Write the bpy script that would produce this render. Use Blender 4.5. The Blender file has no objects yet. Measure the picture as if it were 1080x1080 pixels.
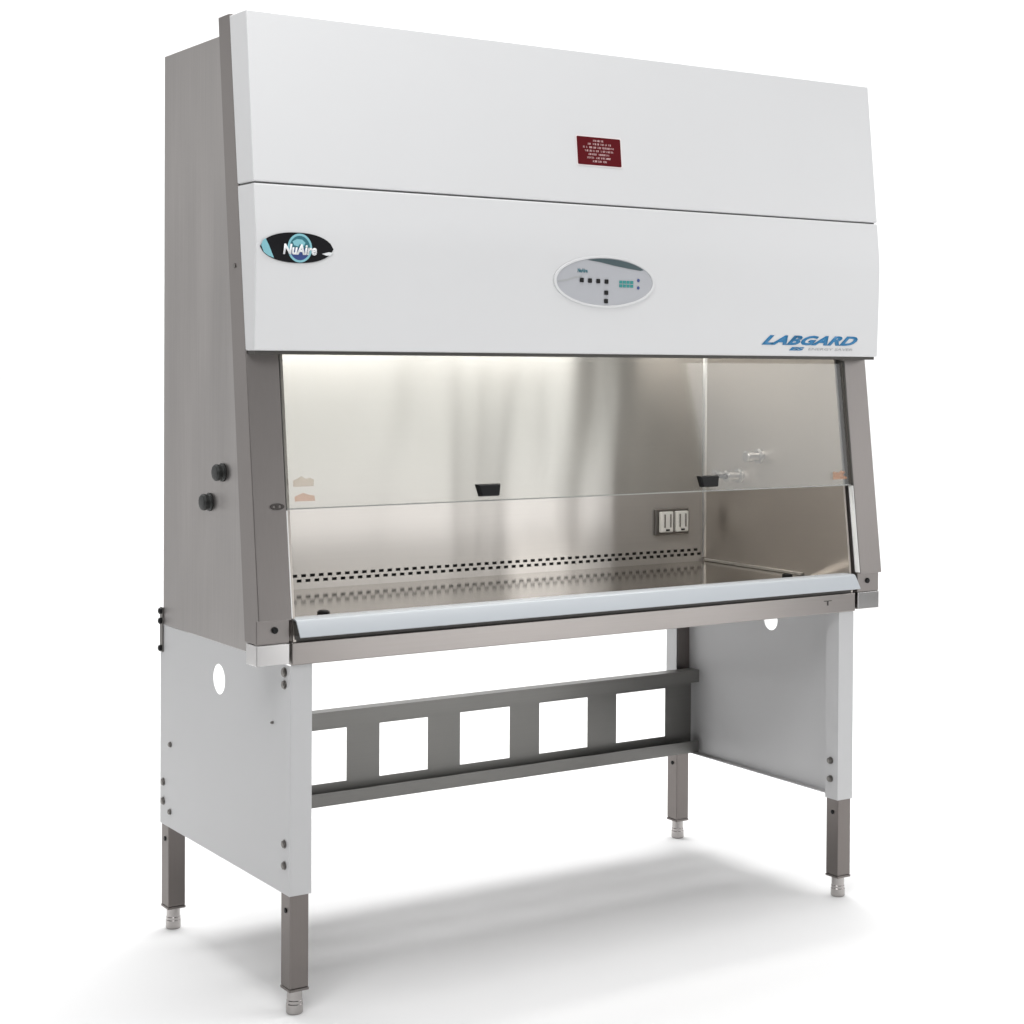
import bpy, bmesh, math, random
from mathutils import Vector, Matrix
random.seed(7)
sc = bpy.context.scene
COL = sc.collection

# ------------------------------------------------------------------ materials
def new_mat(name):
    m = bpy.data.materials.new(name); m.use_nodes = True
    nt = m.node_tree; b = nt.nodes['Principled BSDF']
    return m, nt, b

def coords(nt, scale):
    tc = nt.nodes.new('ShaderNodeTexCoord')
    geo = nt.nodes.new('ShaderNodeNewGeometry')
    mp = nt.nodes.new('ShaderNodeMapping'); mp.inputs['Scale'].default_value = scale
    nt.links.new(geo.outputs['Position'], mp.inputs['Vector'])
    return mp.outputs['Vector']

def noise(nt, vec, scale, detail=3, rough=.55):
    n = nt.nodes.new('ShaderNodeTexNoise'); n.inputs['Scale'].default_value = scale
    n.inputs['Detail'].default_value = detail; n.inputs['Roughness'].default_value = rough
    nt.links.new(vec, n.inputs['Vector']); return n.outputs['Fac']

def ramp(nt, fac, a, b):
    r = nt.nodes.new('ShaderNodeMapRange')
    r.inputs['To Min'].default_value = a; r.inputs['To Max'].default_value = b
    r.inputs['From Min'].default_value = .25; r.inputs['From Max'].default_value = .75
    nt.links.new(fac, r.inputs['Value']); return r.outputs['Result']

def mixcol(nt, fac, a, b):
    m = nt.nodes.new('ShaderNodeMix'); m.data_type = 'RGBA'
    m.inputs[6].default_value = (*a, 1); m.inputs[7].default_value = (*b, 1)
    nt.links.new(fac, m.inputs[0]); return m.outputs[2]

def steel(name, base, rough, aniso, grain, metal=1.0, var=.05, bump=0, warp=None):
    """brushed sheet steel; grain = axis the brush lines run along"""
    m, nt, b = new_mat(name)
    sc_ = {'x': (3, 240, 240), 'y': (240, 3, 240), 'z': (240, 240, 3)}[grain]
    v = coords(nt, sc_)
    f = noise(nt, v, 1.0, 4)
    v2 = coords(nt, (1.6, 1.6, 1.6)); f2 = noise(nt, v2, 1.5, 3)
    lo = tuple(c * (1 - var) for c in base); hi = tuple(c * (1 + var) for c in base)
    col = mixcol(nt, f, lo, hi)
    mul = nt.nodes.new('ShaderNodeMix'); mul.data_type = 'RGBA'; mul.blend_type = 'MULTIPLY'
    mul.inputs[0].default_value = 1.0
    nt.links.new(col, mul.inputs[6])
    g = mixcol(nt, f2, (.93, .93, .935), (1.05, 1.045, 1.04)); nt.links.new(g, mul.inputs[7])
    nt.links.new(mul.outputs[2], b.inputs['Base Color'])
    b.inputs['Metallic'].default_value = metal
    nt.links.new(ramp(nt, f, rough * .97, rough * 1.03), b.inputs['Roughness'])
    b.inputs['Anisotropic'].default_value = aniso
    b.inputs['Anisotropic Rotation'].default_value = .25     # highlights run across the brush lines
    cx = nt.nodes.new('ShaderNodeCombineXYZ')
    for i_ in range(3): cx.inputs[i_].default_value = (.06, .08, .05)[i_]
    cx.inputs['XYZ'.index(grain.upper())].default_value = 1.0
    nt.links.new(cx.outputs[0], b.inputs['Tangent'])
    if warp:      # slight oil-canning of the thin sheet
        wf = noise(nt, coords(nt, warp[0]), 1.0, 1, .4)
        bp = nt.nodes.new('ShaderNodeBump'); bp.inputs['Strength'].default_value = 1.0
        bp.inputs['Distance'].default_value = warp[1]
        nt.links.new(wf, bp.inputs['Height']); nt.links.new(bp.outputs[0], b.inputs['Normal'])
    if bump:
        bp = nt.nodes.new('ShaderNodeBump'); bp.inputs['Strength'].default_value = bump
        bp.inputs['Distance'].default_value = .002
        nt.links.new(f, bp.inputs['Height']); nt.links.new(bp.outputs[0], b.inputs['Normal'])
    return m

def paint(name, base, rough=.4, var=.015, bump=.03, spec=.5):
    m, nt, b = new_mat(name)
    v = coords(nt, (1, 1, 1))
    f2 = noise(nt, v, 2.5, 4)
    col = mixcol(nt, f2, tuple(c * (1 - var) for c in base), tuple(c * (1 + var) for c in base))
    nt.links.new(col, b.inputs['Base Color'])
    f = noise(nt, v, 420, 2)
    b.inputs['Roughness'].default_value = rough
    b.inputs['Specular IOR Level'].default_value = spec
    if bump:
        bp = nt.nodes.new('ShaderNodeBump'); bp.inputs['Strength'].default_value = bump
        bp.inputs['Distance'].default_value = .001
        nt.links.new(f, bp.inputs['Height']); nt.links.new(bp.outputs[0], b.inputs['Normal'])
    return m

M = {}
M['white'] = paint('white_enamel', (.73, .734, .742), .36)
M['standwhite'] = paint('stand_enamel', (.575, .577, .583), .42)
M['side_steel'] = steel('side_steel', (.425, .406, .396), .40, .6, 'z', var=.13, warp=((1, 4.0, 1.2), .02))
M['frame_steel'] = steel('frame_steel', (.315, .294, .284), .48, .5, 'z')
M['rim_steel'] = steel('rim_steel', (.33, .308, .295), .30, .6, 'x')
M['block_steel'] = steel('polished_steel', (.62, .61, .605), .2, .3, 'x', var=.03)
M['wall_steel'] = steel('liner_steel', (.57, .548, .52), .24, .88, 'x', metal=.68, var=.03, warp=((3.2, 1, 1.0), .022))
M['endwall_steel'] = steel('end_liner_steel', (.54, .502, .465), .32, .7, 'y', metal=.9, var=.02)
M['bench_steel'] = steel('bench_steel', (.56, .528, .487), .115, .1, 'x', var=.02)
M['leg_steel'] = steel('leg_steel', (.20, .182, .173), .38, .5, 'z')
M['foot_steel'] = steel('foot_steel', (.42, .40, .39), .25, .3, 'z')
M['brace'] = steel('brace_steel', (.225, .222, .212), .42, .5, 'x', metal=.75)
M['airfoil'] = paint('armrest_enamel', (.48, .51, .54), .3)
M['black'] = paint('black_plastic', (.006, .006, .0065), .45, .1, .02, .25)
M['knob'] = paint('knob_rubber', (.022, .024, .023), .45, .15, .05)
M['bolt'] = steel('bolt_steel', (.22, .21, .20), .35, 0, 'z', bump=0)
M['dark'] = paint('plenum_dark', (.02, .02, .02), .6, .1, 0)
M['gap'] = paint('panel_seam', (.16, .16, .16), .6, .05, 0)
M['gap_shade'] = paint('gap_shade_dark', (.07, .066, .06), .6, .1, 0)  # near-black fill standing in for shade in the gaps
M['red'] = paint('label_red', (.105, .002, .006), .5, .06, 0, .2)
M['labelwhite'] = paint('label_print', (.75, .52, .52), .45, .05, 0)
M['labeledge'] = paint('label_edge', (.85, .78, .78), .45, .02, 0)
M['ink'] = paint('badge_black', (.008, .008, .010), .45, .1, 0, .2)
M['badgewhite'] = paint('badge_white', (.82, .84, .86), .35, .02, 0)
M['cyan'] = paint('badge_cyan', (.25, .55, .62), .35, .1, 0)
M['teal'] = paint('badge_teal', (.04, .17, .21), .35, .15, 0)
M['navy'] = paint('badge_navy', (.04, .07, .24), .35, .15, 0)
M['blue'] = paint('lettering_blue', (.025, .20, .42), .35, .05, 0)
M['greyprint'] = paint('grey_print', (.42, .43, .44), .4, .05, 0)
M['panelgrey'] = paint('panel_grey', (.47, .48, .51), .3, .03, 0)
M['panelteal'] = paint('panel_slate', (.055, .09, .10), .3, .08, 0)
M['lcd'] = paint('panel_green', (.03, .28, .27), .3, .1, 0)
M['outlet'] = paint('outlet_plastic', (.66, .65, .62), .35, .03, 0)
M['etch'] = paint('etched_mark', (.05, .043, .04), .5, .1, 0)
M['chrome'] = steel('chrome', (.60, .59, .57), .2, 0, 'z', var=.02, bump=0)
M['cove'] = steel('cove_highlight_steel', (.78, .76, .73), .3, 0, 'z', var=.02)  # paler than the liner, so the highlight lines sit in the colour
M['lit_edge'] = paint('lit_edge_white', (.80, .80, .79), .35, .01, 0)  # white stands in for light caught by the pillar's inner edge
M['floor'] = paint('studio_white', (.90, .90, .90), .7, .004, 0, .15)
# glass
gm, nt, b = new_mat('sash_glass')
nt.nodes.remove(b)
gl = nt.nodes.new('ShaderNodeBsdfGlossy'); gl.inputs['Roughness'].default_value = .05
tr = nt.nodes.new('ShaderNodeBsdfTransparent'); tr.inputs['Color'].default_value = (.975, .985, .98, 1)
fr = nt.nodes.new('ShaderNodeFresnel'); gq = nt.nodes.new('ShaderNodeNewGeometry'); mr = nt.nodes.new('ShaderNodeMapRange')
mr.inputs['To Min'].default_value = 1.5; mr.inputs['To Max'].default_value = 1 / 1.5   # same outer-air Fresnel on both skins of the pane
nt.links.new(gq.outputs['Backfacing'], mr.inputs['Value']); nt.links.new(mr.outputs['Result'], fr.inputs['IOR'])
mx = nt.nodes.new('ShaderNodeMixShader')
nt.links.new(fr.outputs[0], mx.inputs[0]); nt.links.new(tr.outputs[0], mx.inputs[1]); nt.links.new(gl.outputs[0], mx.inputs[2])
nt.links.new(mx.outputs[0], nt.nodes['Material Output'].inputs['Surface'])
M['glass'] = gm
M['glassedge'] = paint('polished_glass_edge', (.31, .315, .30), .25, .02, 0)
def decal(name, colr, alpha):
    m, nt, b = new_mat(name)
    v = coords(nt, (1, 1, 1)); f = noise(nt, v, 90, 2)
    nt.links.new(mixcol(nt, f, tuple(c * .85 for c in colr), colr), b.inputs['Base Color'])
    b.inputs['Alpha'].default_value = alpha; b.inputs['Roughness'].default_value = .4
    return m
M['stick_tan'] = decal('sticker_tan', (.55, .42, .30), .30)
M['stick_or'] = decal('sticker_orange', (.62, .30, .16), .34)

# ------------------------------------------------------------------ helpers
ROOTLOC = {}
def thing(name, loc, label, cat):
    o = bpy.data.objects.new(name, None); COL.objects.link(o)
    o.location = loc; o['label'] = label; o['category'] = cat
    o.empty_display_size = .2
    ROOTLOC[o.name] = Vector(loc); return o

def part(name, bm, mat, parent, bevel=0, seg=2, smooth=False, label=None, recalc=True):
    """link bm (world coordinates) as one mesh object under parent"""
    p = parent; off = Vector((0, 0, 0))
    while p is not None:
        off = off + Vector(p.location); p = p.parent
    if recalc: bmesh.ops.recalc_face_normals(bm, faces=bm.faces)
    # origin of the part at its own centre
    c = Vector((0, 0, 0))
    lo = Vector([min(v.co[i] for v in bm.verts) for i in range(3)])
    hi = Vector([max(v.co[i] for v in bm.verts) for i in range(3)])
    c = (lo + hi) / 2
    for v in bm.verts: v.co -= c
    me = bpy.data.meshes.new(name); bm.to_mesh(me); bm.free()
    mats = mat if isinstance(mat, (list, tuple)) else [mat]
    for mm in mats: me.materials.append(mm)
    o = bpy.data.objects.new(name, me); COL.objects.link(o)
    o.parent = parent; o.location = c - off
    if smooth:
        for p_ in me.polygons: p_.use_smooth = True
    if bevel:
        mod = o.modifiers.new('bevel', 'BEVEL'); mod.width = bevel; mod.segments = seg
        mod.limit_method = 'ANGLE'; mod.angle_limit = math.radians(35); mod.harden_normals = True
        for p_ in me.polygons: p_.use_smooth = True
    if label: o['label'] = label
    return o

def BM(): return bmesh.new()
def box(bm, x0, x1, y0, y1, z0, z1, mi=0):
    v = [bm.verts.new((x, y, z)) for x in (x0, x1) for y in (y0, y1) for z in (z0, z1)]
    for f in ((0, 1, 3, 2), (4, 6, 7, 5), (0, 4, 5, 1), (2, 3, 7, 6), (0, 2, 6, 4), (1, 5, 7, 3)):
        fc = bm.faces.new([v[i] for i in f]); fc.material_index = mi
    return bm
def prism_x(bm, prof, x0, x1, mi=0):
    """prof: list of (y,z); solid between x0 and x1"""
    a = [bm.verts.new((x0, y, z)) for y, z in prof]; c = [bm.verts.new((x1, y, z)) for y, z in prof]
    n = len(prof)
    fs = [bm.faces.new(a), bm.faces.new(c[::-1])]
    for i in range(n): fs.append(bm.faces.new((a[i], a[(i + 1) % n], c[(i + 1) % n], c[i])))
    for f in fs: f.material_index = mi
    return bm
def sheet_x(bm, prof, x0, x1, t):
    """folded sheet of thickness t along a polyline prof (y,z), offset to its left side"""
    n = len(prof); off = []
    for i in range(n):
        d = []
        if i > 0: d.append(Vector((prof[i][0] - prof[i-1][0], prof[i][1] - prof[i-1][1])).normalized())
        if i < n - 1: d.append(Vector((prof[i+1][0] - prof[i][0], prof[i+1][1] - prof[i][1])).normalized())
        nn = [Vector((-k.y, k.x)) for k in d]
        m = sum(nn, Vector((0, 0))).normalized(); m = m / max(.3, m.dot(nn[0]))
        off.append((prof[i][0] + m.x * t, prof[i][1] + m.y * t))
    return prism_x(bm, list(prof) + off[::-1], x0, x1)
def cyl(bm, p0, p1, r0, r1=None, n=24, cap=True):
    p0 = Vector(p0); p1 = Vector(p1); r1 = r0 if r1 is None else r1
    ax = (p1 - p0).normalized(); u = ax.orthogonal().normalized(); w = ax.cross(u)
    A = []; B = []
    for i in range(n):
        a = 2 * math.pi * i / n; d = u * math.cos(a) + w * math.sin(a)
        A.append(bm.verts.new(p0 + d * r0)); B.append(bm.verts.new(p1 + d * r1))
    for i in range(n): bm.faces.new((A[i], A[(i+1) % n], B[(i+1) % n], B[i]))
    if cap: bm.faces.new(A[::-1]); bm.faces.new(B)
    return bm
def lathe(bm, p0, ax, prof, n=28):
    """prof: list of (distance along ax, radius)"""
    p0 = Vector(p0); ax = Vector(ax).normalized(); u = ax.orthogonal().normalized(); w = ax.cross(u)
    rings = []
    for d, r in prof:
        rings.append([bm.verts.new(p0 + ax * d + (u * math.cos(2*math.pi*i/n) + w * math.sin(2*math.pi*i/n)) * r) for i in range(n)])
    for a, c in zip(rings, rings[1:]):
        for i in range(n): bm.faces.new((a[i], a[(i+1) % n], c[(i+1) % n], c[i]))
    bm.faces.new(rings[0][::-1]); bm.faces.new(rings[-1])
    return bm
def filled(bm, loops, to3, t):
    """planar region bounded by loops (first = outline, others = holes) of 2-D points,
    mapped by to3(a,b,depth) and given thickness t"""
    eds = []; tmp = bmesh.new()
    for lp in loops:
        vs = [tmp.verts.new((a, b_, 0)) for a, b_ in lp]
        for i in range(len(vs)): eds.append(tmp.edges.new((vs[i], vs[(i + 1) % len(vs)])))
    bmesh.ops.triangle_fill(tmp, edges=eds, use_beauty=True, use_dissolve=False, normal=(0, 0, 1))
    r = bmesh.ops.extrude_face_region(tmp, geom=tmp.faces[:])
    for v in [g for g in r['geom'] if isinstance(g, bmesh.types.BMVert)]: v.co.z = t
    tmp.verts.index_update()
    nv = [bm.verts.new(to3(v.co.x, v.co.y, v.co.z)) for v in tmp.verts]
    for f in tmp.faces: bm.faces.new([nv[v.index] for v in f.verts])
    tmp.free(); return bm
def rect(a0, a1, b0, b1): return [(a0, b0), (a1, b0), (a1, b1), (a0, b1)]
def ell(ca, cb, ra, rb, n=40, a0=0, a1=2*math.pi):
    return [(ca + ra * math.cos(a0 + (a1 - a0) * i / n), cb + rb * math.sin(a0 + (a1 - a0) * i / n)) for i in range(n)]
def rrect(a0, a1, b0, b1, r, n=5):
    out = []
    for cx, cy, s in ((a1 - r, b0 + r, -90), (a1 - r, b1 - r, 0), (a0 + r, b1 - r, 90), (a0 + r, b0 + r, 180)):
        for i in range(n + 1):
            a = math.radians(s + 90 * i / n); out.append((cx + r * math.cos(a), cy + r * math.sin(a)))
    return out

# ------------------------------------------------------------------ setting
bm = BM()
# studio sweep: floor running up into a white backdrop behind the cabinet
yaw = -0.5772
fw2 = Vector((-math.sin(yaw), math.cos(yaw), 0)); rt2 = Vector((math.cos(yaw), math.sin(yaw), 0))
CAM = Vector((-2.6118, -3.5898, 1.475))
def sweep(prof, s0, s1, n=1):
    g = []
    for d, z in prof:
        g.append([bm.verts.new(Vector((CAM.x, CAM.y, 0)) + fw2 * d + rt2 * (s0 + (s1 - s0) * i / n) + Vector((0, 0, z))) for i in range(n + 1)])
    for a, c in zip(g, g[1:]):
        for i in range(n): bm.faces.new((a[i], a[i+1], c[i+1], c[i]))
sweep([(-9, 0), (0, 0), (8.2, 0)], -9, 9, 6)
part('floor', bm, M['floor'], None, recalc=False)['kind'] = 'structure'
bm = BM()
R = 1.6
pf = [(8.2 + R * math.sin(a), R - R * math.cos(a)) for a in [math.radians(5.625 * i) for i in range(17)]] + [(8.2 + R, 5.2)]
sweep(pf, -8.0, 8.0, 6)
bd = part('backdrop', bm, M['floor'], None, recalc=False, smooth=True); bd['kind'] = 'structure'

# ------------------------------------------------------------------ the cabinet
CAB = thing('biosafety_cabinet', (0, .38, .80), 'large white and stainless steel biosafety cabinet with sloped front and glass sash', 'lab cabinet')
HB = .866        # half width of the steel body
HF = .953        # half width of the wider front frame
yF = lambda z: -.020 + (z - .902) * .1225       # front plane of the side pillars
yG = lambda z: .019 + (z - 1.149) * .1225       # glass plane
YB, ZT, ZBOT = .752, 2.273, .797
XI, YW, ZW = .853, .640, .879                   # inside half width, back wall, work surface

# outer shell
bm = BM()
for s in (-1, 1):
    prism_x(bm, [(YB, ZBOT), (YB, ZT), (yF(ZT) + .03, ZT), (yF(ZBOT) + .06, ZBOT)], s * (HB - .006), s * HB)
box(bm, -HB + .0062, HB - .0062, YB - .006, YB, ZBOT, ZT)
box(bm, -HB + .0062, HB - .0062, yF(ZT) + .03, YB - .0062, ZT - .006, ZT - .0005)
box(bm, -HB + .0062, HB - .0062, yF(ZBOT) + .06, YB - .0062, ZBOT + .0005, ZBOT + .006)
part('body', bm, M['side_steel'], CAB, .0015, 2)
# hem along the body's lower back corner and top
# front frame wings
for s in (-1, 1):
    bm = BM()
    pr = [(yF(.904), .904), (yF(2.277), 2.277), (.212, 2.277), (.055, .852), (yF(.904) + .012, .852), (yF(.904) + .012, .904)]
    prism_x(bm, pr, s * .872, s * HF)
    w = part('side_wing', bm, M['frame_steel'], CAB, .0022, 2)
    # folded seam line down the side and a little screw
    bm = BM(); cyl(bm, (s * HF, .112, 1.70), (s * (HF + .003), .112, 1.70), .0055, n=16)
    part('screw', bm, M['bolt'], w)
    bm = BM()
    xa, xb = s * .878, s * .912
    filled(bm, [ell(s * .8945, 1.157, .0175, .0075, 24), ell(s * .8945 - .007, 1.157, .004, .0032, 12), ell(s * .8945 + .007, 1.157, .004, .0032, 12)],
           lambda a, b_, d: (a, yF(b_) - .0006 - d, b_), .0012)
    if s < 0: part('oval_mark', bm, M['etch'], w)
    else: bm.free()

# header: upper panel and lower front panel
yU = lambda z: .0524 - (2.271 - z) * .1073
HW = .955
def shell(name, prof_front, zb, zt, mat):
    """white folded pan: front profile (y,z) bottom to top, returns to the wings' front plane"""
    bm = BM()
    back = [(yF(zt) - .002, zt), (yF(zb) - .002, zb)]
    prism_x(bm, prof_front + back, -HW, HW)
    return part(name, bm, mat, CAB, .004, 3)
UP = shell('upper_panel', [(yU(1.8835), 1.8835), (yU(2.271), 2.271)], 1.8835, 2.271, M['white'])
LOWF = [(.0062, 1.507), (.0008, 1.66), (-.0012, 1.745), (-.0008, 1.772), (.0035, 1.815), (.0102, 1.8795)]
LP = shell('front_panel', LOWF, 1.507, 1.8795, M['white'])
bm = BM(); box(bm, -HW + .006, HW - .006, yU(1.88) + .008, yF(1.88) - .004, 1.878, 1.886)
part('panel_gap', bm, M['gap'], CAB)
# dark strip standing in for the gap shadow under the header
bm = BM(); prism_x(bm, [(.014, 1.499), (.014, 1.5085), (yF(1.5) - .001, 1.5085), (yF(1.497) - .001, 1.499)], -HW + .006, HW - .006)
part('gap_shade', bm, M['gap_shade'], CAB)
# close the head space behind the header
bm = BM(); box(bm, -.8595, .8595, yF(1.6) + .04, YB - .01, 1.60, 1.606)
part('interior_ceiling', bm, M['wall_steel'], CAB)

# interior lining
holes = []
pitch = .0262; n = 64
x = -.838
while x < .835:
    holes.append((x, x + .0145, .9105, .9185)); 
    if x + pitch / 2 + .0145 < .845: holes.append((x + pitch / 2, x + pitch / 2 + .0145, .8970, .9050))
    x += pitch
def perforated(bm, a0, a1, b0, b1, holes, to3, t):
    As = sorted({a0, a1, *[h[0] for h in holes], *[h[1] for h in holes]})
    Bs = sorted({b0, b1, *[h[2] for h in holes], *[h[3] for h in holes]})
    grid = {}
    def gv(i, j, k):
        if (i, j, k) not in grid: grid[(i, j, k)] = bm.verts.new(to3(As[i], Bs[j], k * t))
        return grid[(i, j, k)]
    def solid(i, j):
        if not (0 <= i < len(As) - 1 and 0 <= j < len(Bs) - 1): return False
        ca = (As[i] + As[i+1]) / 2; cb = (Bs[j] + Bs[j+1]) / 2
        return not any(h[0] < ca < h[1] and h[2] < cb < h[3] for h in holes)
    for i in range(len(As) - 1):
        for j in range(len(Bs) - 1):
            if not solid(i, j): continue
            bm.faces.new((gv(i, j, 0), gv(i+1, j, 0), gv(i+1, j+1, 0), gv(i, j+1, 0)))
            bm.faces.new((gv(i, j, 1), gv(i, j+1, 1), gv(i+1, j+1, 1), gv(i+1, j, 1)))
            for (di, dj, e) in ((-1, 0, ((i, j), (i, j+1))), (1, 0, ((i+1, j), (i+1, j+1))), (0, -1, ((i, j), (i+1, j))), (0, 1, ((i, j+1), (i+1, j+1)))):
                if not solid(i + di, j + dj):
                    (p, q), (r, s_) = e
                    bm.faces.new((gv(p, q, 0), gv(r, s_, 0), gv(r, s_, 1), gv(p, q, 1)))
    return bm
bm = BM()
perforated(bm, -XI + .001, XI - .001, ZW - .006, 1.598, holes, lambda a, b_, d: (a, YW + d, b_), .002)
BW = part('back_wall', bm, M['wall_steel'], CAB)
bm = BM(); box(bm, -XI, XI, YW + .02, YW + .024, ZW, .95)
part('plenum', bm, M['dark'], CAB)
for s in (-1, 1):
    bm = BM()
    prism_x(bm, [(yF(ZW) + .02, ZW - .03), (yF(1.598) + .02, 1.598), (YW + .004, 1.598), (YW + .004, ZW - .03)], s * XI, s * (HB - .0065))
    part('side_wall', bm, M['endwall_steel'], CAB, label='right inner wall with gas valves' if s > 0 else None)
    # pale strip drawing the highlight along the foot of the wall
    bm = BM(); prism_x(bm, [(.19, ZW + .001), (.19, ZW + .0085), (YW - .012, ZW + .0085), (YW - .012, ZW + .001)], s * (XI - .011), s * (XI - .0005))
    part('cove_strip', bm, M['cove'], CAB, .001)
    # polished cove in the upright corner, white strip painting the lit pillar edge and dark channel beside the glass
    bm = BM(); prism = [(s * XI, YW), (s * (XI - .009), YW), (s * (XI - .0035), YW - .0035), (s * XI, YW - .009)]
    lo = [bm.verts.new((a, b_ - .0004, ZW + .012)) for a, b_ in prism]; hi = [bm.verts.new((a, b_ - .0004, 1.597)) for a, b_ in prism]
    bm.faces.new(lo); bm.faces.new(hi[::-1])
    for k in range(4): bm.faces.new((lo[k], lo[(k + 1) % 4], hi[(k + 1) % 4], hi[k]))
    part('corner_cove', bm, M['cove'], CAB)
    bm = BM(); prism_x(bm, [(yF(.907) + .001, .907), (yF(1.147) + .001, 1.147), (yF(1.147) + .018, 1.147), (yF(.907) + .018, .907)], s * .8685, s * .8716)
    part('lit_edge_strip', bm, M['lit_edge'], CAB, .001)
    bm = BM(); prism_x(bm, [(yF(1.149) + .0005, 1.149), (yF(1.495) + .0005, 1.495), (yF(1.495) + .0078, 1.495), (yF(1.149) + .0078, 1.149)], s * .8698, s * .8716)
    part('sash_channel', bm, M['gap_shade'], CAB)
# work surface with raised back edge and sunken front grille
bm = BM()
sheet_x(bm, [(YW - .0012, ZW), (.17, ZW), (.155, ZW - .010), (.02, ZW - .010)], -XI + .0065, XI - .0065, .004)
part('work_surface', bm, M['bench_steel'], CAB)
# front rim
bm = BM(); box(bm, -.8655, .8655, -.0075, .05, .799, .851)
RIM = part('base_rim', bm, M['rim_steel'], CAB, .003, 3)
bm = BM()
box(bm, .747, .775, -.0085, -.0077, .8335, .8355); box(bm, .7585, .7635, -.0085, -.0077, .822, .8334)
part('etched_mark', bm, M['etch'], RIM)
# armrest / air foil along the front edge
bm = BM()
sheet_x(bm, [(-.036, .8655), (-.0155, .8985), (-.012, .9015), (-.006, .903), (.028, .903), (.036, .899), (.04, .889)][::-1], -.858, .858, .0035)
part('armrest', bm, M['airfoil'], CAB, .001)
bm = BM(); prism_x(bm, [(-.002, .8512), (.035, .8512), (.035, .897), (-.008, .897), (-.0125, .894), (-.0285, .8665), (-.002, .8665)], -.8565, .8565)
part('armrest_gap_shade', bm, M['gap_shade'], CAB)  # dark solid filling the armrest's underside in place of shadow
for s in (-1, 1):
    # corner blocks under the pillars with a bolt
    bm = BM(); box(bm, s * .8725, s * HF, -.0095, .047, .8035, .8505)
    part('corner_block', bm, M['block_steel'], CAB, .0015, 2)
    bm = BM(); box(bm, s * .8725, s * (HF - .001), -.0070, .0065, .8508, .9055)
    kb = part('corner_plate', bm, M['frame_steel'], CAB, .0012)
    bm = BM(); lathe(bm, (s * .9085, -.0072, .882), (0, -1, 0), [(0, .0075), (.004, .0075), (.006, .0055)], 20)
    part('bolt', bm, M['black'], kb)
    bm = BM(); lathe(bm, (-.686 if s < 0 else .79, .19, ZW + .0003), (0, 0, 1), [(0, .015), (.006, .015), (.009, .010)], 20)
    part('bench_knob', bm, M['black'], CAB)

# sash
bm = BM()
GX = .8695
prism_x(bm, [(yG(1.151), 1.151), (yG(1.585), 1.585), (yG(1.585) + .006, 1.585), (yG(1.151) + .006, 1.151)], -GX, GX)
SASH = part('sash', bm, M['glass'], CAB, label='clear glass sliding sash')
bm = BM(); prism_x(bm, [(yG(1.148), 1.148), (yG(1.1508), 1.1508), (yG(1.1508) + .006, 1.1508), (yG(1.148) + .006, 1.148)], -GX, GX)
part('sash_edge', bm, M['glassedge'], SASH)
for s in (-1, 1):
    bm = BM()
    cxh = -.331 if s < 0 else .354
    tp = [(-.035, 1.190), (.035, 1.190), (.029, 1.1605), (-.027, 1.1605)]
    v = []
    for dy, sh in ((0, 1), (-.008, 1), (-.016, .86)):
        v.append([bm.verts.new((cxh + a * sh, yG(b_) - .0005 + dy, 1.175 + (b_ - 1.175) * sh)) for a, b_ in tp])
    for A, B in zip(v, v[1:]):
        for i in range(4): bm.faces.new((A[i], A[(i+1) % 4], B[(i+1) % 4], B[i]))
    bm.faces.new(v[0]); bm.faces.new(v[-1][::-1])
    part('sash_handle', bm, M['black'], SASH, .002)
gp = lambda a, b_, d: (a, yG(b_) - .0004 - d, b_)
bm = BM(); filled(bm, [[(-.848, 1.199), (-.797, 1.199), (-.795, 1.214), (-.806, 1.219), (-.816, 1.216), (-.826, 1.223), (-.838, 1.217), (-.848, 1.213)]], gp, .0005)
part('sticker', bm, M['stick_tan'], SASH, label='pale tan sticker')
bm = BM(); filled(bm, [[(-.846, 1.166), (-.795, 1.166), (-.796, 1.178), (-.810, 1.180), (-.824, 1.185), (-.846, 1.177)]], gp, .0005)
part('sticker', bm, M['stick_or'], SASH, label='pale orange sticker')
bm = BM(); filled(bm, [[(.803, 1.166), (.856, 1.166), (.856, 1.172), (.842, 1.176), (.852, 1.186), (.836, 1.190), (.826, 1.184), (.806, 1.188)]], gp, .0005)
part('sticker', bm, M['stick_or'], SASH, label='faded orange sticker')

# power outlet on the back wall
bm = BM(); box(bm, .655, .785, YW - .010, YW - .0005, .966, 1.045)
OUT = part('power_outlet', bm, M['bolt'], CAB, .003, label='double outlet with pale flip covers')
for cx0 in (.691, .749):
    bm = BM(); box(bm, cx0 - .024, cx0 + .024, YW - .024, YW - .0102, .975, 1.038)
    cv = part('cover', bm, M['outlet'], OUT, .004, 3)
    bm = BM(); box(bm, cx0 - .006, cx0 + .006, YW - .0275, YW - .0243, .980, .985)
    part('latch', bm, M['black'], cv)
    for q in (-.011, .011):
        bm = BM(); box(bm, cx0 + q - .003, cx0 + q + .003, YW - .0262, YW - .0243, .990, 1.030)
        part('rib', bm, M['chrome'], cv, .001)
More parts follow.
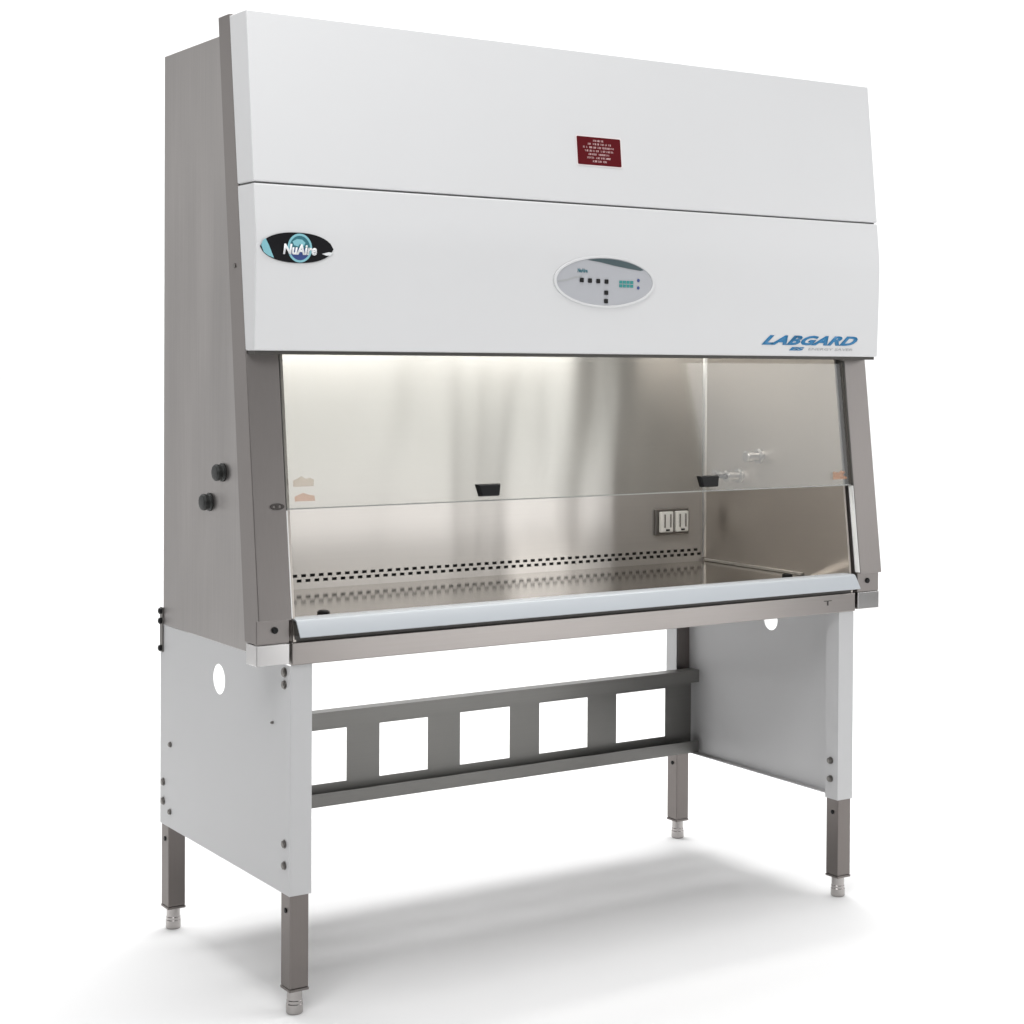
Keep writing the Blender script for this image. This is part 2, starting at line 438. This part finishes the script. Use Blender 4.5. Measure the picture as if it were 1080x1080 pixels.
# gas valves on the right wall
M['valve'] = steel('valve_steel', (.42, .41, .40), .28, 0, 'z', metal=.8, bump=0)
M['valvedark'] = paint('valve_handle', (.05, .048, .046), .4, .05, 0)
def valve(y, z, turn):
    bm = BM()
    lathe(bm, (XI - .0005, y, z), (-1, 0, 0), [(0, .022), (.006, .022), (.008, .014), (.03, .013), (.034, .017), (.052, .017), (.055, .012)], 24)
    v = part('gas_valve', bm, M['valve'], CAB)
    p = Vector((XI - .044, y, z))
    if turn is None: return v
    bm = BM(); d = Vector((0, math.cos(turn), math.sin(turn)))
    lathe(bm, p + d * .0165, d, [(0, .009), (.016, .008), (.02, .006), (.026, .0085), (.032, .006), (.038, .0085), (.044, .006), (.05, .0075), (.056, .005)], 18)
    part('nozzle', bm, M['valve'], v)
    bm = BM(); e = Vector((-1, 0, 0))
    cyl(bm, p + e * .0115, p + e * .022, .008, n=18)
    box(bm, p.x - .030, p.x - .0222, y - .026, y + .026, z - .006, z + .006)
    part('handle', bm, M['valvedark'], v, .002)
    return v
valve(.385, 1.213, None)
valve(.475, 1.150, math.radians(8))

# knobs on the left side of the body
for y, z in ((.373, 1.214), (.451, 1.137)):
    bm = BM(); lathe(bm, (-HB - .0003, y, z), (-1, 0, 0), [(0, .0225), (.004, .0235), (.006, .0195), (.010, .0195), (.018, .0215), (.023, .018), (.025, .011)], 12)
    part('side_knob', bm, M['knob'], CAB, .0015)

# ---------------------------------------------------------------- markings
def text_mesh(body, size, shear=0, sx=1.0, offset=0.0, spacing=1.0):
    cu = bpy.data.curves.new('lettering', 'FONT'); cu.body = body; cu.size = size; cu.shear = shear
    cu.align_x = 'CENTER'; cu.align_y = 'CENTER'; cu.offset = offset; cu.space_character = spacing
    cu.resolution_u = 3
    to = bpy.data.objects.new('lettering', cu); COL.objects.link(to)
    bpy.context.view_layer.update()
    me = bpy.data.meshes.new_from_object(to.evaluated_get(bpy.context.evaluated_depsgraph_get()))
    bpy.data.objects.remove(to); bpy.data.curves.remove(cu)
    bm = BM(); bm.from_mesh(me); bpy.data.meshes.remove(me)
    xs = [v.co.x for v in bm.verts]; ys = [v.co.y for v in bm.verts]
    mx_, my_ = (min(xs) + max(xs)) / 2, (min(ys) + max(ys)) / 2
    for v in bm.verts: v.co.x -= mx_; v.co.y -= my_
    return bm, max(xs) - min(xs), max(ys) - min(ys)
def fit_text(body, w, h, cx, cz, surf, lift, **k):
    bm, tw, th = text_mesh(body, .1, **k)
    for v in bm.verts:
        a = cx + v.co.x * w / tw; z = cz + v.co.y * h / th
        v.co = Vector((a, surf(z) - lift, z))
    r = bmesh.ops.extrude_face_region(bm, geom=bm.faces[:])
    for v in [g for g in r['geom'] if isinstance(g, bmesh.types.BMVert)]: v.co.y -= .0006
    return bm
def ylow(z):
    p = sorted(LOWF, key=lambda q: q[1])
    for (ya, za), (yb, zb) in zip(p, p[1:]):
        if z <= zb: return ya + (yb - ya) * (z - za) / (zb - za)
    return p[-1][0]
def onlow(lift): return lambda a, b_, d: (a, ylow(b_) - lift - d, b_)

# oval badge
bm = BM()
def lens(cx, cz, w, h, n=24):
    out = []
    for i in range(n): t = -1 + 2 * i / n; out.append((cx + w / 2 * t, cz - h / 2 * (1 - abs(t) ** 2.4) ** .62))
    for i in range(n): t = 1 - 2 * i / n; out.append((cx + w / 2 * t, cz + h / 2 * (1 - abs(t) ** 2.4) ** .62))
    return out
filled(bm, [lens(-.8535, 1.7385, .182, .068)], onlow(.0004), .0016)
BADGE = part('logo_badge', bm, M['ink'], CAB, label='black eye-shaped maker badge with a globe')
bm = BM(); 
filled(bm, [[(-.9425, 1.741), (-.9385, 1.751), (-.932, 1.7565), (-.924, 1.742), (-.911, 1.7135), (-.925, 1.7185), (-.936, 1.726)]], onlow(.0022), .0008)
part('cyan_crescent', bm, M['cyan'], BADGE)
bm = BM(); filled(bm, [[(-.7645, 1.7305), (-.775, 1.7315), (-.792, 1.727), (-.781, 1.7235), (-.771, 1.724)]], onlow(.0022), .0008)
part('white_notch', bm, M['badgewhite'], BADGE)
bm = BM(); filled(bm, [ell(-.8475, 1.738, .0305, .0325, 32), ell(-.8475, 1.738, .0255, .0275, 32)], onlow(.0022), .0008)
part('globe_ring', bm, M['cyan'], BADGE)
bm = BM(); filled(bm, [ell(-.8475, 1.738, .0253, .0273, 16, 0.0, math.pi) + [(-.8728, 1.738)]], onlow(.0022), .0007)
part('globe', bm, M['teal'], BADGE)
bm = BM(); filled(bm, [ell(-.8475, 1.7375, .0253, .0268, 16, math.pi, 2 * math.pi) + [(-.8222, 1.7375)]], onlow(.0022), .0007)
part('globe', bm, M['navy'], BADGE)
bm = BM(); filled(bm, [[(-.866, 1.752), (-.855, 1.758), (-.842, 1.757), (-.834, 1.75), (-.838, 1.743), (-.848, 1.747), (-.852, 1.741), (-.862, 1.744)]], onlow(.0030), .0004)
part('globe_land', bm, M['cyan'], BADGE)
part('lettering', fit_text('NuAire', .084, .024, -.8475, 1.7345, ylow, .0036, offset=.004, shear=.15), M['badgewhite'], BADGE)

# control panel
bm = BM(); filled(bm, [ell(.0025, 1.6885, .157, .0655, 56), ell(.0025, 1.6885, .149, .0595, 56)], onlow(.0004), .003)
part('panel_bezel', bm, M['white'], CAB, .001)
bm = BM(); filled(bm, [ell(.0025, 1.6885, .1488, .0593, 56)], onlow(.0004), .0012)
PAN = part('control_panel', bm, M['panelgrey'], CAB, label='grey oval control panel with small keys')
EA = [(.0025 + .146 * math.cos(t), 1.6885 + .0575 * math.sin(t)) for t in [math.radians(113 - 78 * i / 20) for i in range(21)]]
EB = [(.112, 1.7195), (.075, 1.7235), (.03, 1.7295), (-.015, 1.737)]
bm = BM(); filled(bm, [EA + EB], onlow(.0018), .0006)
part('slate_crescent', bm, M['panelteal'], PAN)
bm = BM(); filled(bm, [[(-.142, 1.688), (-.115, 1.692), (-.092, 1.699), (-.07, 1.702), (-.07, 1.699), (-.092, 1.694), (-.115, 1.687), (-.141, 1.683)]], onlow(.0018), .0005)
part('grey_swoosh', bm, M['greyprint'], PAN)
for a, z in ((-.0705, 1.6905), (-.0455, 1.690), (-.0200, 1.6895), (.0055, 1.689), (.0055, 1.661), (.0055, 1.640)):
    bm = BM(); filled(bm, [rrect(a - .0055, a + .0055, z - .0055, z + .0055, .002)], onlow(.0018), .002)
    part('key', bm, M['black'], PAN)
bm = BM()
for r in range(2):
    for c in range(4): filled(bm, [rect(.046 + c * .0115, .0555 + c * .0115, 1.676 + r * .0095, 1.6835 + r * .0095)], onlow(.0018), .0006)
part('display', bm, M['lcd'], PAN)
for z in (1.695, 1.676):
    bm = BM(); filled(bm, [ell(.106, z, .0042, .0042, 14)], onlow(.0018), .001)
    part('indicator', bm, M['navy'], PAN)
part('lettering', fit_text('NuAire', .030, .0105, -.068, 1.7145, ylow, .0018, offset=.003), M['teal'], PAN)

# header lettering at lower right
part('model_lettering', fit_text('LABGARD', .352, .0265, .7005, 1.5497, ylow, .0004, shear=.55, offset=.0048, spacing=1.08), M['blue'], CAB)
part('model_lettering', fit_text('ES', .056, .0095, .651, 1.5268, ylow, .0004, shear=.3, offset=.006), M['blue'], CAB)
part('model_lettering', fit_text('ENERGY SAVER', .165, .0065, .775, 1.5262, ylow, .0004, shear=.2), M['greyprint'], CAB)

# red warning label
onup = lambda lift: (lambda a, b_, d: (a, yU(b_) - lift - d, b_))
bm = BM(); filled(bm, [rrect(-.0715, .0705, 1.9785, 2.0555, .004)], onup(.0004), .0006)
WL = part('warning_label', bm, M['labeledge'], CAB, label='dark red label with lines of fine white print')
bm = BM(); filled(bm, [rrect(-.068, .067, 1.9815, 2.0525, .003)], onup(.0011), .0005)
part('label_face', bm, M['red'], WL)
bm = BM()
for k, hw in enumerate((.018, .036, .050, .046, .034, .040, .022)):
    z = 2.0435 - k * .0087; a = -hw
    while a < hw - .003:
        wl = min(random.uniform(.006, .016), hw - a)
        c = a
        while c < a + wl - .0018:                      # illegible letter shapes, two to four strokes each
            w_, h_ = .0021, .0023
            seg = [(c, c + .0007, z - h_, z + h_), (c + w_ - .0007, c + w_, z - h_, z + h_), (c + .0007, c + w_ - .0007, z + h_ - .0008, z + h_),
                   (c + .0007, c + w_ - .0007, z - .0004, z + .0004), (c + .0007, c + w_ - .0007, z - h_, z - h_ + .0008)]
            for q in random.sample(seg, random.choice((2, 3, 3, 4))): filled(bm, [rect(*q)], onup(.0018), .0003)
            c += .0029
        a += wl + .0022
part('fine_print', bm, M['labelwhite'], WL)

# ------------------------------------------------------------------ the stand
ST = thing('base_stand', (0, .385, 0), 'white steel base stand with four stainless legs carrying the cabinet', 'stand')
S, D, ZP0, ZP1, FL_, RT = .866, .770, .275, .7965, .055, .05
T = .002
for s in (-1, 1):
    bm = BM()
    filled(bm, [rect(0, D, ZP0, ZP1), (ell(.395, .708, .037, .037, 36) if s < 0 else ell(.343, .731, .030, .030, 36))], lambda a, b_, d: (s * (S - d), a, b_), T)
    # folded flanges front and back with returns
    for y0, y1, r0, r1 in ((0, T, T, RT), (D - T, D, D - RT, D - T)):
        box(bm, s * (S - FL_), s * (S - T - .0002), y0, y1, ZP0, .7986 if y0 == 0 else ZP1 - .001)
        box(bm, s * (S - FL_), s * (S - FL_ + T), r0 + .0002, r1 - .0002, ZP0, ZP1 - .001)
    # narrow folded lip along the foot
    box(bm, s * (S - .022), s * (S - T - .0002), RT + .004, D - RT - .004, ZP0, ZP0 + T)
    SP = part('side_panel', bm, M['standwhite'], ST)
    def bolt(p, ax, r=.0075, h=.005, m='bolt'):
        bm = BM(); lathe(bm, p, ax, [(0, r * 1.25), (.0012, r * 1.25), (.0014, r), (h, r), (h + .0015, r * .6)], 12)
        part('bolt', bm, M[m], SP)
    if s < 0:
        for y, z, r in ((.70, .492, .006), (.748, .386, .0085), (.748, .336, .0085), (.702, .317, .0065), (.026, .389, .008), (.026, .340, .008), (.028, .779, .0095), (.028, .751, .0085), (.088, .655, .003)):
            bolt((-S - .0003, y, z), (-1, 0, 0), r)
    for z in (.382, .331):
        bolt((s * (S - FL_ - .0003), .028, z), (-s, 0, 0), .008, .008)
# legs: build one with its foot and pin, copy the rest
LW = .0235
leg_src = []
first = None
for sx in (-1, 1):
    for yy in (.026, D - .026):
        loc = Vector((sx * (S - .0265), yy, 0)) - Vector(ST.location)
        if first is None:
            bm = BM(); box(bm, -LW, LW, -LW, LW, .062, .70)
            box(bm, -LW - .0012, LW + .0012, -LW - .0012, LW + .0012, .055, .0618)
            me = bpy.data.meshes.new('leg'); bmesh.ops.recalc_face_normals(bm, faces=bm.faces); bm.to_mesh(me); bm.free(); me.materials.append(M['leg_steel'])
            leg = bpy.data.objects.new('leg', me); COL.objects.link(leg); leg.parent = ST; leg.location = loc
            mod = leg.modifiers.new('bevel', 'BEVEL'); mod.width = .002; mod.segments = 2
            def sub(name, bm, mat):
                bmesh.ops.recalc_face_normals(bm, faces=bm.faces)
                me = bpy.data.meshes.new(name); bm.to_mesh(me); bm.free(); me.materials.append(mat)
                o = bpy.data.objects.new(name, me); COL.objects.link(o); o.parent = leg; return o
            bm = BM(); lathe(bm, (0, 0, 0), (0, 0, 1), [(0, .0175), (.003, .0195), (.022, .0195), (.024, .0185), (.030, .0185), (.032, .0175), (.0548, .0175)], 24)
            sub('foot', bm, M['foot_steel'])
            bm = BM(); lathe(bm, (-LW - .0002, -.002, .238), (-1, 0, 0), [(0, .006), (.002, .006), (.003, .004)], 12)
            sub('pin', bm, M['black'])
            first = leg
        else:
            l2 = first.copy(); COL.objects.link(l2); l2.parent = ST; l2.location = loc
            for ch in list(first.children):
                c2 = ch.copy(); COL.objects.link(c2); c2.parent = l2
# rear brace: channel with five square openings
bm = BM()
hs = [(-.79, -.625, .335, .482), (-.52, -.353, .335, .482), (-.251, -.095, .335, .483), (.011, .181, .335, .485), (.284, .459, .335, .485), (.565, .753, .335, .484)]
BX = .8535
perforated(bm, -BX, BX, .283, .538, hs, lambda a, b_, d: (a, .70 + d, b_), .002)
box(bm, -BX, BX, .660, .6998, .536, .538); box(bm, -BX, BX, .660, .662, .5005, .5358)
box(bm, -BX, BX, .660, .6998, .283, .285); box(bm, -BX, BX, .660, .662, .2852, .3185)
part('rear_brace', bm, M['brace'], ST)
# clip that ties stand and cabinet at the back corner
for s in (-1, 1):
    bm = BM(); box(bm, s * (S + .0006), s * (S + .004), D - .022, D - .003, .725, .842)
    cl = part('corner_clip', bm, M['bolt'], ST, .001)
    for z in (.735, .806, .832):
        bm = BM(); lathe(bm, (s * (S + .0042), D - .0125, z), (s, 0, 0), [(0, .008), (.005, .008), (.007, .005)], 12)
        part('bolt', bm, M['black'], cl)

# ------------------------------------------------------------------ camera
yaw, pitch, roll = -0.5772, -0.0157, 0.0056
fwd = Vector((-math.sin(yaw) * math.cos(pitch), math.cos(yaw) * math.cos(pitch), math.sin(pitch)))
r = Vector((math.cos(yaw), math.sin(yaw), 0)); u = r.cross(fwd)
r, u = math.cos(roll) * r + math.sin(roll) * u, math.cos(roll) * u - math.sin(roll) * r
cd = bpy.data.cameras.new('camera'); cam = bpy.data.objects.new('camera', cd); COL.objects.link(cam)
m = Matrix((r, u, -fwd)).transposed().to_4x4(); m.translation = CAM
cam.matrix_world = m
cd.sensor_width = 36; cd.lens = 36 * 1860.41 / 1080; cd.shift_y = -(540 - 415.54) / 1080
cd.clip_end = 200
sc.camera = cam

# ------------------------------------------------------------------ light
w = bpy.data.worlds.new('World'); sc.world = w; w.use_nodes = True
w.node_tree.nodes['Background'].inputs[0].default_value = (1, 1, 1, 1)
w.node_tree.nodes['Background'].inputs[1].default_value = .06
def area(name, loc, target, sx, sy, radiance, colr=(1, 1, 1)):
    l = bpy.data.lights.new(name, 'AREA'); l.shape = 'RECTANGLE'; l.size = sx; l.size_y = sy
    l.energy = radiance * math.pi * sx * sy; l.color = colr     # energy from wanted surface radiance
    o = bpy.data.objects.new(name, l); COL.objects.link(o); o.location = loc
    d = Vector(target) - Vector(loc); o.rotation_euler = d.to_track_quat('-Z', 'Y').to_euler()
    return o
area('overhead_fill', (.4, .95, 5.0), (.4, .9, 0), 4.7, 4.7, 4.9)  # fill added overhead to whiten the floor and soften the shadow below
area('front_right_softbox', (4.05, -2.6, 2.2), (.7, .1, 1.5), 2.4, 1.9, 2.5)
area('front_centre_softbox', (1.37, -3.05, .9), (.1, .2, 1.0), 1.55, 1.25, 2.25)
area('front_strip_light', (2.75, -3.0, .9), (.2, .4, 1.0), .55, 1.25, 2.5)
area('front_left_lamp', (-2.3, -1.9, 3.4), (-.3, .2, 1.6), 1.9, 1.9, 5.1)
area('rear_left_lamp', (-.45, 4.6, 2.75), (.8, .4, .5), 1.6, 1.2, 1.6)
area('side_fill', (-3.6, 3.2, 1.9), (-.9, .4, 1.4), 2.0, 3.0, 1.4)  # fill added on the left to brighten the cabinet's side faces
area('cabinet_lamp', (0, .17, 1.585), (0, .45, .9), 1.5, .09, 15, (1, .985, .955))
bc = CAM + fw2 * 7.6 - rt2 * .5
area('backdrop_fill', (bc.x, bc.y, 6.2), tuple(CAM * 1 + fw2 * 9.6 - rt2 * .5 - Vector((0, 0, CAM.z - 1.2))), 13, 1.5, 3.8)  # fill added out of frame to whiten the backdrop

vs = sc.view_settings
vs.view_transform = 'Standard'; vs.look = 'None'; vs.exposure = 0; vs.gamma = 1
sc.render.engine = 'CYCLES'
sc.cycles.max_bounces = 10; sc.cycles.transparent_max_bounces = 12
